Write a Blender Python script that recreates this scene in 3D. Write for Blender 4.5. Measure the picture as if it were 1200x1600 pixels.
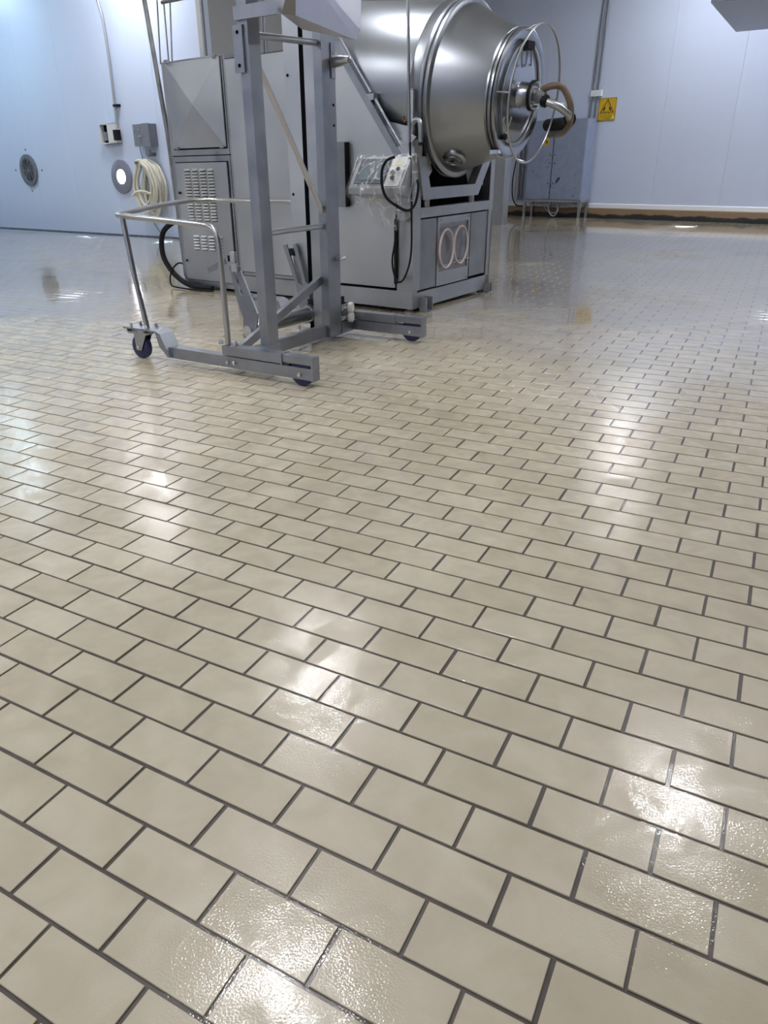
import bpy, bmesh, math, random
from mathutils import Vector, Matrix
random.seed(7)
sc = bpy.context.scene
for o in list(bpy.data.objects): bpy.data.objects.remove(o)
COL = sc.collection
PI = math.pi
V = Vector

# ------------------------------------------------------------------ camera
CAM = V((0.82706, -0.54965, 1.11745))
ROWS = ((0.87360125, 0.4861751, -0.02132204), (0.18945836, -0.38013932, -0.90531742), (-0.44824813, 0.78684679, -0.42420012))
FPX, CX, CY = 1138.555, 545.302, 783.462
cd = bpy.data.cameras.new('camera'); cam = bpy.data.objects.new('camera', cd); COL.objects.link(cam)
rx, ry, rz = (V(r) for r in ROWS)
M3 = Matrix((rx, -ry, -rz)).transposed()
cam.matrix_world = Matrix.Translation(CAM) @ M3.to_4x4()
cd.sensor_fit = 'VERTICAL'; cd.sensor_height = 36.0; cd.lens = FPX * 36 / 1600
cd.shift_x = (600 - CX) / 1600; cd.shift_y = (CY - 800) / 1600
cd.clip_start = 0.02; cd.clip_end = 200
sc.camera = cam

# ------------------------------------------------------------------ world, exposure
w = bpy.data.worlds.new('world'); sc.world = w; w.use_nodes = True
w.node_tree.nodes['Background'].inputs[0].default_value = (.6, .65, .72, 1)
w.node_tree.nodes['Background'].inputs[1].default_value = 0.15
sc.view_settings.view_transform = 'Standard'; sc.view_settings.look = 'None'
sc.view_settings.gamma = 1; sc.view_settings.use_curve_mapping = False
sc.view_settings.exposure = 0.0
LAMP = 192.0          # emission strength of the ceiling lamps

# ------------------------------------------------------------------ pixel -> place helpers (a pixel is a direction only)
def ray(x, y):
    a, b = (x - CX) / FPX, (y - CY) / FPX
    return rx * a + ry * b + rz
def ground(x, y, z=0.0):
    d = ray(x, y); return CAM + d * ((z - CAM.z) / d.z)
def on_plane(x, y, p0, n):
    d = ray(x, y); return CAM + d * ((V(p0) - CAM).dot(n) / d.dot(n))
def project(p):
    q = V(p) - CAM; z = q.dot(rz)
    return (q.dot(rx) / z * FPX + CX, q.dot(ry) / z * FPX + CY, z)
class Frame:
    def __init__(s, origin, deg):
        s.o = V(origin); s.deg = deg; a = math.radians(deg)
        s.x = V((math.cos(a), math.sin(a), 0)); s.y = V((-math.sin(a), math.cos(a), 0)); s.a = a
    def loc(s, p):
        q = p - s.o; return V((q.dot(s.x), q.dot(s.y), q.z))
    def world(s, p): return s.o + s.x * p[0] + s.y * p[1] + V((0, 0, p[2]))
    def Y(s, px, py, c): return s.loc(on_plane(px, py, s.o + s.y * c, s.y))
    def X(s, px, py, c): return s.loc(on_plane(px, py, s.o + s.x * c, s.x))
    def Z(s, px, py, z=0): return s.loc(ground(px, py, z))

# ------------------------------------------------------------------ materials
MATS = {}
def nodes(name):
    m = bpy.data.materials.new(name); m.use_nodes = True
    nt = m.node_tree; b = nt.nodes['Principled BSDF']; MATS[name] = m
    return m, nt, b
def N(nt, t, **k):
    n = nt.nodes.new(t)
    for a, v in k.items():
        if a in n.inputs: n.inputs[a].default_value = v
        else: setattr(n, a, v)
    return n
def mat(name, col, rough=.5, metal=0.0, noise=0.0, scale=8.0, stretch=None, bump=0.0, bscale=200.0, rvar=0.0, **ins):
    m, nt, b = nodes(name)
    b.inputs['Base Color'].default_value = (*col, 1); b.inputs['Roughness'].default_value = rough; b.inputs['Metallic'].default_value = metal
    for k, v in ins.items(): b.inputs[k.replace('_', ' ')].default_value = v
    if noise or rvar or bump:
        tc = N(nt, 'ShaderNodeTexCoord'); mp = N(nt, 'ShaderNodeMapping')
        if stretch: mp.inputs['Scale'].default_value = stretch
        nt.links.new(tc.outputs['Object'], mp.inputs[0])
    if noise or rvar:
        n = N(nt, 'ShaderNodeTexNoise', Scale=scale, Detail=5.0); nt.links.new(mp.outputs[0], n.inputs['Vector'])
    if noise:
        r = N(nt, 'ShaderNodeValToRGB'); nt.links.new(n.outputs['Fac'], r.inputs[0])
        r.color_ramp.elements[0].position = .3; r.color_ramp.elements[1].position = .7
        r.color_ramp.elements[0].color = (*[c * (1 - noise) for c in col], 1); r.color_ramp.elements[1].color = (*[min(1, c * (1 + noise * .6)) for c in col], 1)
        nt.links.new(r.outputs[0], b.inputs['Base Color'])
    if rvar:
        mr = N(nt, 'ShaderNodeMapRange'); nt.links.new(n.outputs['Fac'], mr.inputs[0])
        mr.inputs[1].default_value = .3; mr.inputs[2].default_value = .7
        mr.inputs[3].default_value = rough - rvar; mr.inputs[4].default_value = rough + rvar
        nt.links.new(mr.outputs[0], b.inputs['Roughness'])
    if bump:
        n2 = N(nt, 'ShaderNodeTexNoise', Scale=bscale, Detail=2.0); nt.links.new(mp.outputs[0], n2.inputs['Vector'])
        bp = N(nt, 'ShaderNodeBump', Strength=bump, Distance=.002); nt.links.new(n2.outputs['Fac'], bp.inputs['Height'])
        nt.links.new(bp.outputs[0], b.inputs['Normal'])
    return m
mat('shaded_side_steel', (.34, .35, .37), .40, 1.0, noise=.18, scale=4, rvar=.06)  # same steel as the panels, colour darkened for the shaded right face
mat('panel_steel', (.52, .535, .56), .46, 1.0, noise=.10, scale=2.2, rvar=.07)
mat('frame_steel', (.46, .475, .50), .42, 1.0, noise=.12, scale=5, rvar=.08)
mat('lifter_steel', (.32, .335, .375), .42, 1.0, noise=.14, scale=9, rvar=.10, bump=.15, bscale=350)
mat('tube_steel', (.46, .465, .475), .30, 1.0)
mat('drum_steel', (.35, .37, .405), .36, 1.0)
mat('lid_steel', (.40, .42, .455), .27, 1.0)
mat('hopper_steel', (.60, .60, .66), .38, 1.0, noise=.08, scale=4, rvar=.06)
mat('lit_louvre_steel', (.80, .82, .85), .36, 1.0)  # louvre steel lightened to imitate lamp light on the upper slopes
mat('chrome', (.72, .73, .75), .12, 1.0)
mat('black_rubber', (.010, .010, .012), .55, Specular_IOR_Level=.2)
mat('black_void', (.003, .003, .004), .9, Specular_IOR_Level=.05)
mat('dark_cable', (.010, .010, .012), .55, Specular_IOR_Level=.2)
mat('blue_wheel', (.012, .016, .085), .35, noise=.3, scale=30)
mat('white_wheel', (.62, .57, .44), .4, noise=.1, scale=30)
mat('white_nylon', (.75, .74, .70), .35)
mat('wall_panel', (.60, .67, .84), .30, noise=.035, scale=.7, stretch=(1, 1, .25), bump=.02, bscale=2.0)
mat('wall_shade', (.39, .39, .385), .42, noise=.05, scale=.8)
mat('darkened_wall', (.10, .105, .11), .5)  # wall colour darkened to stand in for the unlit right side
mat('ceiling_panel', (.74, .76, .78), .5)
mat('white_trim', (.80, .82, .86), .35)
mat('grey_paint', (.27, .32, .45), .38, noise=.10, scale=9, rvar=.06)
mat('grey_box', (.20, .215, .25), .45, noise=.1, scale=25)
mat('box_white', (.66, .67, .66), .45)
mat('ring_grey', (.30, .30, .36), .38, metal=.4, noise=.1, scale=15)
mat('fan_grey', (.16, .18, .20), .5, noise=.2, scale=30)
mat('hose_cream', (.74, .70, .59), .40, noise=.10, scale=25)
mat('hose_brown', (.155, .112, .08), .38, noise=.12, scale=20)
mat('conduit', (.42, .43, .46), .42, metal=.6)
mat('conduit_dark', (.22, .23, .26), .42, metal=.6)
mat('pipe_old', (.22, .22, .225), .45, metal=.5, noise=.3, scale=12)
mat('gasket_pink', (.70, .56, .55), .4)
mat('grey_cable', (.30, .32, .34), .5)
mat('sign_yellow', (.66, .42, .015), .35, noise=.15, scale=12)
mat('ink', (.03, .022, .012), .5)
mat('ink_faded', (.16, .095, .01), .5)
mat('screen', (.16, .21, .25), .15)
mat('bezel', (.10, .12, .15), .35)
mat('button_dark', (.05, .07, .09), .3)
mat('label_cream', (.72, .64, .40), .5)
mat('copper', (.20, .09, .06), .35, metal=.8)
mat('mark_dark', (.03, .03, .05), .5)
# curb: bare brown concrete over a black stained skirting
m, nt, b = nodes('curb_concrete')
tc = N(nt, 'ShaderNodeTexCoord'); sp = N(nt, 'ShaderNodeSeparateXYZ'); nt.links.new(tc.outputs['Object'], sp.inputs[0])
n1 = N(nt, 'ShaderNodeTexNoise', Scale=5.0, Detail=8.0); nt.links.new(tc.outputs['Object'], n1.inputs['Vector'])
ad = N(nt, 'ShaderNodeMath', operation='MULTIPLY_ADD'); nt.links.new(n1.outputs['Fac'], ad.inputs[0]); ad.inputs[1].default_value = .11; nt.links.new(sp.outputs['Z'], ad.inputs[2])
rp = N(nt, 'ShaderNodeValToRGB'); nt.links.new(ad.outputs[0], rp.inputs[0])
e = rp.color_ramp.elements; e[0].position = .118; e[0].color = (.022, .022, .025, 1); e[1].position = .142; e[1].color = (.27, .18, .105, 1)
nt.links.new(rp.outputs[0], b.inputs['Base Color']); b.inputs['Roughness'].default_value = .6
# clear plastic sheet, crease glints painted in as pale streaks
m, nt, b = nodes('clear_plastic')
tr = N(nt, 'ShaderNodeBsdfTransparent'); tr.inputs[0].default_value = (.96, .96, .96, 1); mx = N(nt, 'ShaderNodeMixShader')
b.inputs['Base Color'].default_value = (.86, .87, .88, 1); b.inputs['Roughness'].default_value = .10
tc = N(nt, 'ShaderNodeTexCoord'); mp = N(nt, 'ShaderNodeMapping'); mp.inputs['Scale'].default_value = (1.0, 1.0, .45); mp.inputs['Rotation'].default_value = (0, .5, 0)
nt.links.new(tc.outputs['Object'], mp.inputs[0])
n1 = N(nt, 'ShaderNodeTexNoise', Scale=8.0, Detail=2.0, Distortion=.6); nt.links.new(mp.outputs[0], n1.inputs['Vector'])
bp = N(nt, 'ShaderNodeBump', Strength=.8, Distance=.02); nt.links.new(n1.outputs['Fac'], bp.inputs['Height']); nt.links.new(bp.outputs[0], b.inputs['Normal'])
cr_ = N(nt, 'ShaderNodeValToRGB'); nt.links.new(n1.outputs['Fac'], cr_.inputs[0]); e = cr_.color_ramp.elements
e[0].position = .0; e[0].color = (.07, .07, .07, 1); e[1].position = 1.0; e[1].color = (.10, .10, .10, 1)
for ps, vl in ((.46, .08), (.49, .60), (.52, .08), (.60, .07), (.62, .40), (.64, .07)):
    k_ = cr_.color_ramp.elements.new(ps); k_.color = (vl, vl, vl, 1)
nt.links.new(cr_.outputs[0], mx.inputs[0]); nt.links.new(tr.outputs[0], mx.inputs[1]); nt.links.new(b.outputs[0], mx.inputs[2])
nt.links.new(mx.outputs[0], nt.nodes['Material Output'].inputs[0])
# lamps
def emit(name, col, s):
    m = bpy.data.materials.new(name); m.use_nodes = True; nt = m.node_tree; nt.nodes.clear()
    e = N(nt, 'ShaderNodeEmission'); e.inputs[0].default_value = (*col, 1); e.inputs[1].default_value = s
    o = N(nt, 'ShaderNodeOutputMaterial'); nt.links.new(e.outputs[0], o.inputs[0]); MATS[name] = m
emit('lamp_glow', (.96, .97, 1.0), LAMP)
emit('lamp_glow_cool', (.62, .86, 1.0), LAMP * .75)
emit('daylight_hole', (1.0, .95, 1.0), 22.0)
# wet floor tile and joint
PU, PV, JNT = 0.2095, 0.11, 0.0074
def wet(name, tile):
    m, nt, b = nodes(name)
    g = N(nt, 'ShaderNodeNewGeometry'); pos = g.outputs['Position']
    def math_(op, a, bb=None, c=None):
        n = N(nt, 'ShaderNodeMath', operation=op)
        for i, v in enumerate((a, bb, c)):
            if v is None: continue
            if isinstance(v, (int, float)): n.inputs[i].default_value = v
            else: nt.links.new(v, n.inputs[i])
        return n.outputs[0]
    s = N(nt, 'ShaderNodeSeparateXYZ'); nt.links.new(pos, s.inputs[0])
    row = math_('FLOOR', math_('DIVIDE', s.outputs['Y'], PV))
    colm = math_('FLOOR', math_('SUBTRACT', math_('DIVIDE', s.outputs['X'], PU), math_('MULTIPLY', math_('FLOORED_MODULO', row, 2.0), .5)))
    cb = N(nt, 'ShaderNodeCombineXYZ'); nt.links.new(row, cb.inputs[0]); nt.links.new(colm, cb.inputs[1])
    wn = N(nt, 'ShaderNodeTexWhiteNoise', noise_dimensions='2D'); nt.links.new(cb.outputs[0], wn.inputs['Vector'])
    big = N(nt, 'ShaderNodeTexNoise', Scale=1.1, Detail=4.0); nt.links.new(pos, big.inputs['Vector'])
    mid = N(nt, 'ShaderNodeTexNoise', Scale=9.0, Detail=6.0, Distortion=.6); nt.links.new(pos, mid.inputs['Vector'])
    if tile:
        c0, c1, c2 = (.375, .32, .225, 1), (.465, .405, .295, 1), (.56, .505, .39, 1)
        r = N(nt, 'ShaderNodeValToRGB'); e = r.color_ramp.elements
        e[0].position = .25; e[0].color = c0; e[1].position = .75; e[1].color = c2; k = r.color_ramp.elements.new(.5); k.color = c1
        f = math_('ADD', math_('MULTIPLY', mid.outputs['Fac'], .55), math_('ADD', math_('MULTIPLY', wn.outputs['Value'], .16), math_('MULTIPLY', big.outputs['Fac'], .32)))
        nt.links.new(f, r.inputs[0]); nt.links.new(r.outputs[0], b.inputs['Base Color'])
        b.inputs['Roughness'].default_value = .42
    else:
        r = N(nt, 'ShaderNodeValToRGB'); e = r.color_ramp.elements
        e[0].position = .3; e[0].color = (.034, .023, .018, 1); e[1].position = .75; e[1].color = (.075, .056, .047, 1)
        nt.links.new(mid.outputs['Fac'], r.inputs[0]); nt.links.new(r.outputs[0], b.inputs['Base Color'])
        b.inputs['Roughness'].default_value = .5
    # water film: pooled water towards the back and around the lifter, thin and patchy in front
    def ss(v, lo, hi, o0=0.0, o1=1.0):
        n = N(nt, 'ShaderNodeMapRange', interpolation_type='SMOOTHSTEP'); nt.links.new(v, n.inputs[0])
        for i, q in enumerate((lo, hi, o0, o1)): n.inputs[i + 1].default_value = q
        return n.outputs[0]
    pn = N(nt, 'ShaderNodeTexNoise', Scale=.9, Detail=3.0); nt.links.new(pos, pn.inputs['Vector'])
    pool = ss(math_('ADD', math_('MULTIPLY', pn.outputs['Fac'], .6), math_('MULTIPLY', ss(s.outputs['Y'], .6, 5.0), .45)), .46, .78)
    dry = math_('SUBTRACT', 1.0, pool)
    patch = N(nt, 'ShaderNodeTexNoise', Scale=7.5, Detail=5.0, Distortion=1.6); nt.links.new(pos, patch.inputs['Vector'])
    film = ss(patch.outputs['Fac'], .36, .58)
    nt.links.new(math_('MAXIMUM', math_('MULTIPLY_ADD', film, .65, .15), pool), b.inputs['Coat Weight']); b.inputs['Coat IOR'].default_value = 1.5
    nt.links.new(math_('ADD', math_('MULTIPLY', dry, math_('MULTIPLY_ADD', math_('SUBTRACT', 1.0, film), .14, .015)), .022), b.inputs['Coat Roughness'])
    nt.links.new(math_('MULTIPLY_ADD', dry, .38, .07), b.inputs['Roughness'])
    fine = N(nt, 'ShaderNodeTexNoise', Scale=260.0, Detail=2.0); nt.links.new(pos, fine.inputs['Vector'])
    wav = N(nt, 'ShaderNodeTexNoise', Scale=22.0, Detail=3.0); nt.links.new(pos, wav.inputs['Vector'])
    h = math_('ADD', math_('MULTIPLY', math_('MULTIPLY', fine.outputs['Fac'], math_('MULTIPLY_ADD', dry, .92, .08)), .50), math_('MULTIPLY', math_('MULTIPLY', wav.outputs['Fac'], math_('MULTIPLY_ADD', dry, .65, .35)), .50))
    bp = N(nt, 'ShaderNodeBump', Strength=.35, Distance=.0022); nt.links.new(h, bp.inputs['Height'])
    nt.links.new(bp.outputs[0], b.inputs['Coat Normal'])
    bp2 = N(nt, 'ShaderNodeBump', Strength=.25, Distance=.001); nt.links.new(fine.outputs['Fac'], bp2.inputs['Height'])
    nt.links.new(bp2.outputs[0], b.inputs['Normal'])
wet('wet_tile', True); wet('wet_joint', False)

# ------------------------------------------------------------------ mesh helpers
def new_obj(name, me, m=None, parent=None):
    o = bpy.data.objects.new(name, me); COL.objects.link(o)
    if m and not me.materials: me.materials.append(MATS[m])
    if parent: o.parent = parent
    return o
def finish(name, bm, m, parent=None, smooth=False, bev=0):
    if bev:
        bmesh.ops.bevel(bm, geom=[e for e in bm.edges if len(e.link_faces) == 2 and e.calc_face_angle(0) > .5], offset=bev, segments=2, affect='EDGES', profile=.5)
    bmesh.ops.recalc_face_normals(bm, faces=bm.faces[:])
    me = bpy.data.meshes.new(name); bm.to_mesh(me); bm.free()
    if smooth:
        me.shade_smooth() if hasattr(me, 'shade_smooth') else None
        me.set_sharp_from_angle(angle=math.radians(38))
    return new_obj(name, me, m, parent)
def BM(): return bmesh.new()
def add_box(bm, x0, x1, y0, y1, z0, z1, mtx=None):
    vs = [bm.verts.new(mtx @ V((x, y, z)) if mtx else (x, y, z)) for x in (x0, x1) for y in (y0, y1) for z in (z0, z1)]
    for f in ((0, 1, 3, 2), (4, 6, 7, 5), (0, 4, 5, 1), (2, 3, 7, 6), (0, 2, 6, 4), (1, 5, 7, 3)): bm.faces.new([vs[i] for i in f])
    return vs
def box(name, m, parent, x0, x1, y0, y1, z0, z1, bev=.003):
    bm = BM(); add_box(bm, x0, x1, y0, y1, z0, z1); return finish(name, bm, m, parent, bev=bev)
def add_prism(bm, pts, axis, a, b_):
    """pts: outline in the other two coordinates (in x,y,z order) extruded along axis from a to b_"""
    def mk(p, t):
        l = list(p); l.insert(axis, t); return bm.verts.new(l)
    A = [mk(p, a) for p in pts]; B = [mk(p, b_) for p in pts]; n = len(pts)
    bm.faces.new(A); bm.faces.new(B[::-1])
    for i in range(n): bm.faces.new((A[i], B[i], B[(i + 1) % n], A[(i + 1) % n]))
def prism(name, m, parent, pts, axis, a, b_, bev=.002):
    bm = BM(); add_prism(bm, pts, axis, a, b_); return finish(name, bm, m, parent, bev=bev)
def add_bar(bm, p, q, wd, th, up=(0, 0, 1)):
    """rectangular bar from p to q, wd sideways, th along up"""
    p, q = V(p), V(q); d = (q - p); L = d.length; d.normalize(); s = d.cross(V(up))
    if s.length < 1e-4: s = d.cross(V((0, 1, 0)))
    s.normalize(); u = s.cross(d)
    mt = Matrix((d, s, u)).transposed().to_4x4(); mt.translation = p
    add_box(bm, 0, L, -wd / 2, wd / 2, -th / 2, th / 2, mt)
def bar(name, m, parent, p, q, wd, th, up=(0, 0, 1), bev=.002):
    bm = BM(); add_bar(bm, p, q, wd, th, up); return finish(name, bm, m, parent, bev=bev)
def smooth_path(pts, n=8):
    P = [V(p) for p in pts]
    if len(P) < 3: return P
    out = []
    for i in range(len(P) - 1):
        p0, p1, p2, p3 = P[max(0, i - 1)], P[i], P[i + 1], P[min(len(P) - 1, i + 2)]
        for k in range(n):
            t = k / n
            out.append(.5 * ((2 * p1) + (p2 - p0) * t + (2 * p0 - 5 * p1 + 4 * p2 - p3) * t * t + (3 * p1 - p0 - 3 * p2 + p3) * t ** 3))
    out.append(P[-1]); return out
def add_tube(bm, path, r, seg=12, closed=False, cap=True):
    P = [V(p) for p in path]; n = len(P); rings = []; up = None
    for i in range(n):
        if closed: d = P[(i + 1) % n] - P[i - 1]
        else: d = P[min(n - 1, i + 1)] - P[max(0, i - 1)]
        d.normalize()
        if up is None:
            up = V((0, 0, 1)) if abs(d.z) < .9 else V((1, 0, 0))
        s = d.cross(up); s.normalize(); up = s.cross(d)
        rr = r[i] if isinstance(r, (list, tuple)) else r
        rings.append([bm.verts.new(P[i] + (s * math.cos(2 * PI * k / seg) + up * math.sin(2 * PI * k / seg)) * rr) for k in range(seg)])
    for i in range(n if closed else n - 1):
        a, b_ = rings[i], rings[(i + 1) % n]
        for k in range(seg): bm.faces.new((a[k], a[(k + 1) % seg], b_[(k + 1) % seg], b_[k]))
    if not closed and cap:
        bm.faces.new(rings[0][::-1]); bm.faces.new(rings[-1])
def tube(name, m, parent, path, r, seg=12, closed=False, smooth=0):
    if smooth: path = smooth_path(path, smooth)
    bm = BM(); add_tube(bm, path, r, seg, closed); return finish(name, bm, m, parent, smooth=True)
def add_lathe(bm, prof, origin, axis, seg=64):
    """prof: list of (s along axis, radius); radius 0 closes"""
    o, d = V(origin), V(axis).normalized(); u = d.cross(V((0, 0, 1)))
    if u.length < 1e-3: u = V((1, 0, 0))
    u.normalize(); v = d.cross(u); prev = None
    for s, r in prof:
        if r <= 1e-6: cur = [bm.verts.new(o + d * s)]
        else: cur = [bm.verts.new(o + d * s + (u * math.cos(2 * PI * k / seg) + v * math.sin(2 * PI * k / seg)) * r) for k in range(seg)]
        if prev:
            for k in range(seg):
                k2 = (k + 1) % seg
                if len(prev) == 1 and len(cur) > 1: bm.faces.new((prev[0], cur[k2], cur[k]))
                elif len(cur) == 1 and len(prev) > 1: bm.faces.new((prev[k], prev[k2], cur[0]))
                elif len(cur) > 1: bm.faces.new((prev[k], prev[k2], cur[k2], cur[k]))
        prev = cur
def lathe(name, m, parent, prof, origin, axis, seg=64):
    bm = BM(); add_lathe(bm, prof, origin, axis, seg); return finish(name, bm, m, parent, smooth=True)
def disc(name, m, parent, c, axis, r, h, seg=24, ch=.15):
    k = min(r, h) * ch
    return lathe(name, m, parent, [(0, 0), (0, r - k), (k, r), (h - k, r), (h, r - k), (h, 0)], c, axis, seg)
def thing(name, label, cat, loc=(0, 0, 0), deg=0, group=None):
    o = bpy.data.objects.new(name, None); COL.objects.link(o); o.empty_display_size = .1
    o.location = loc; o.rotation_euler = (0, 0, math.radians(deg)); return tag(o, label, cat, group)
def tag(o, label, cat, group=None):
    o['label'] = label; o['category'] = cat
    if group: o['group'] = group
    return o
def struct(o, label=None):
    o['kind'] = 'structure'
    if label: o['label'] = label
    return o

# ------------------------------------------------------------------ frames of the place
LW = Frame(ground(275, 372), -7.6)               # left wall: x along it, y into it
BW = Frame(ground(920, 340), math.degrees(math.atan2((ground(1200, 350) - ground(920, 340)).y, (ground(1200, 350) - ground(920, 340)).x)))
MC = Frame((-1.617, 4.826, 0), -8.5)             # tumbling machine: origin at its near corner
TR = Frame((-1.312, 2.73, 0), -4.5)              # bin lifter: origin under its near front roller
CEIL = 4.35
# ------------------------------------------------------------------ room shell
def cross2(p, d, q, e):
    k = d.x * e.y - d.y * e.x; t = ((q.x - p.x) * e.y - (q.y - p.y) * e.x) / k; return p + d * t
CORNER = LW.world((1.10, 0, 0))                  # where the left wall stops
ret_dir = V((.13, .99, 0)).normalized()
BWO = BW.o + BW.y * .06                          # face of the back wall panels, curb stands proud of it
BC = cross2(CORNER, ret_dir, BWO, BW.x)
XL, XR, YF = -16.5, 9.0, -4.5
LFAR = cross2(LW.o, LW.x, V((XL, 0, 0)), V((0, 1, 0)))
BFAR = cross2(BWO, BW.x, V((XR, 0, 0)), V((0, 1, 0)))
def wall(name, p, q, mname, z0=0, label=None, panel=None, thick=.12):
    d = q - p; L = d.length; ang = math.atan2(d.y, d.x)
    bm = BM(); add_box(bm, 0, L, .012, thick, -.05, CEIL)
    o = finish(name, bm, mname); o.location = (p.x, p.y, 0); o.rotation_euler = (0, 0, ang); struct(o, label)
    if panel:
        n = max(1, round(L / panel)); wd = L / n
        me = None
        for i in range(n):
            if me is None:
                bm = BM(); add_box(bm, .0015, wd - .0015, 0, .0115, z0, CEIL - .003)
                bmesh.ops.recalc_face_normals(bm, faces=bm.faces[:]); me = bpy.data.meshes.new('panel'); bm.to_mesh(me); bm.free(); me.materials.append(MATS[mname])
            pn = new_obj('panel', me, None, o); pn.location = (i * wd, 0, 0)
    return o
wall('wall_left', LFAR, CORNER, 'wall_panel', .0, 'white panelled wall on the left', 1.16)
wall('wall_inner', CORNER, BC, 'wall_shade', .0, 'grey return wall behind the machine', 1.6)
wall('wall_back', BC, BFAR, 'wall_panel', .254, 'white panelled wall at the back right', 1.16)
wall('wall_right', V((XR, BFAR.y, 0)), V((XR, YF, 0)), 'darkened_wall', .0, 'wall to the right, darkened to stand for an unlit side')
wall('wall_front', V((XR, YF, 0)), V((XL, YF, 0)), 'wall_panel', .0, 'white wall behind the viewer')
wall('wall_far_left', V((XL, YF, 0)), V((XL, LFAR.y, 0)), 'wall_panel', .0, 'white wall at the far left')
o = box('ceiling', 'ceiling_panel', None, XL, XR, YF, 17.5, CEIL, CEIL + .1, 0); struct(o, 'white panelled ceiling')
# curb and white trim along the back wall
bwl = Frame(BWO, BW.deg); s0 = bwl.loc(BC).x; s1 = bwl.loc(BFAR).x
o = prism('baseboard_back', 'curb_concrete', None, [(-.06, 0), (-.05, .165), (-.03, .178), (.0, .178), (.0, 0)], 0, s0, s1, 0)
o.location = BWO; o.rotation_euler = (0, 0, BW.a); struct(o, 'brown and black stained concrete curb under the back wall')
o = prism('trim_1', 'white_trim', None, [(-.035, .178), (-.03, .245), (-.004, .256), (.008, .256), (.008, .178)], 0, s0, s1, 0)
o.location = BWO; o.rotation_euler = (0, 0, BW.a); struct(o, 'white sill strip above the curb')
o = box('trim_2', 'pipe_old', None, LW.loc(LFAR).x, 1.10, -.006, .005, -.004, .016, 0); o.location = LW.o; o.rotation_euler = (0, 0, LW.a); struct(o, 'dark dirty joint at the foot of the left wall')
o = box('trim_3', 'grey_box', None, 0, .035, -.035, 0.0, 0, CEIL, .003); o.location = CORNER; o.rotation_euler = (0, 0, LW.a); struct(o, 'grey corner strip')

# ------------------------------------------------------------------ floor: joint bed + tiles
bm = BM(); add_box(bm, XL, XR, YF, 17.5, -.12, -.0035)
floor = finish('floor', bm, 'wet_joint'); struct(floor, 'wet floor of beige brick-bond tiles with dark joints')
def in_room(x, y):
    if LW.loc(V((x, y, 0))).y > -.02 and x < CORNER.x: return False
    q = V((x, y, 0)) - CORNER
    if x < CORNER.x + 2 and y > CORNER.y and (q.x * ret_dir.y - q.y * ret_dir.x) < .05: return False
    return bwl.loc(V((x, y, 0))).y < -.08
cells = []
for v in range(int(YF / PV) + 12, int(16.9 / PV)):
    off = .5 * (v % 2)
    for u in range(int(XL / PU) + 4, int(6.0 / PU) - 2):
        x = (u + off + .5) * PU; y = (v + .5) * PV
        if not in_room(x, y): continue
        px, py, dz = project((x, y, 0))
        vis = dz > .3 and -60 < px < 1260 and 300 < py < 1680
        full = dz > .3 and 0 < px < 1200 and 320 < py < 1600
        cells.append((1 / dz ** 3 if full else (1e-6 if vis else 0), x, y))
cells.sort(key=lambda c: -c[0])
hl, hw, cv, dp = (PU - JNT) / 2, (PV - JNT) / 2, .001, .0035
TV = [(-hl + cv, -hw + cv, 0), (hl - cv, -hw + cv, 0), (hl - cv, hw - cv, 0), (-hl + cv, hw - cv, 0),
      (-hl, -hw, -cv), (hl, -hw, -cv), (hl, hw, -cv), (-hl, hw, -cv), (-hl, -hw, -dp), (hl, -hw, -dp), (hl, hw, -dp), (-hl, hw, -dp)]
TF = [(0, 1, 2, 3)] + [(4 + i, 4 + (i + 1) % 4, (i + 1) % 4, i) for i in range(4)] + [(8 + i, 8 + (i + 1) % 4, 4 + (i + 1) % 4, 4 + i) for i in range(4)]
tme = bpy.data.meshes.new('tile'); tme.from_pydata(TV, [], TF); tme.materials.append(MATS['wet_tile'])
RT = random.Random(3); bigv, bigf = [], []
for i, (sc_, x, y) in enumerate(cells):
    j = (RT.uniform(-.0008, .0008), RT.uniform(-.0008, .0008), RT.uniform(-.0006, .0))
    r = (RT.uniform(-.0022, .0022), RT.uniform(-.0022, .0022), RT.uniform(-.003, .003))
    if i < 300:
        t = new_obj('tile', tme, None, floor); t.location = (x + j[0], y + j[1], j[2]); t.rotation_euler = r
    else:
        k = len(bigv)
        for a, b_, c in TV: bigv.append((x + j[0] + a - b_ * r[2], y + j[1] + b_ + a * r[2], j[2] + c + b_ * r[0] - a * r[1]))
        bigf += [tuple(q + k for q in f) for f in TF]
bme = bpy.data.meshes.new('far_tiles'); bme.from_pydata(bigv, [], bigf); bme.materials.append(MATS['wet_tile'])
ft = new_obj('far_tiles', bme, None, floor); ft['kind'] = 'stuff'

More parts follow.
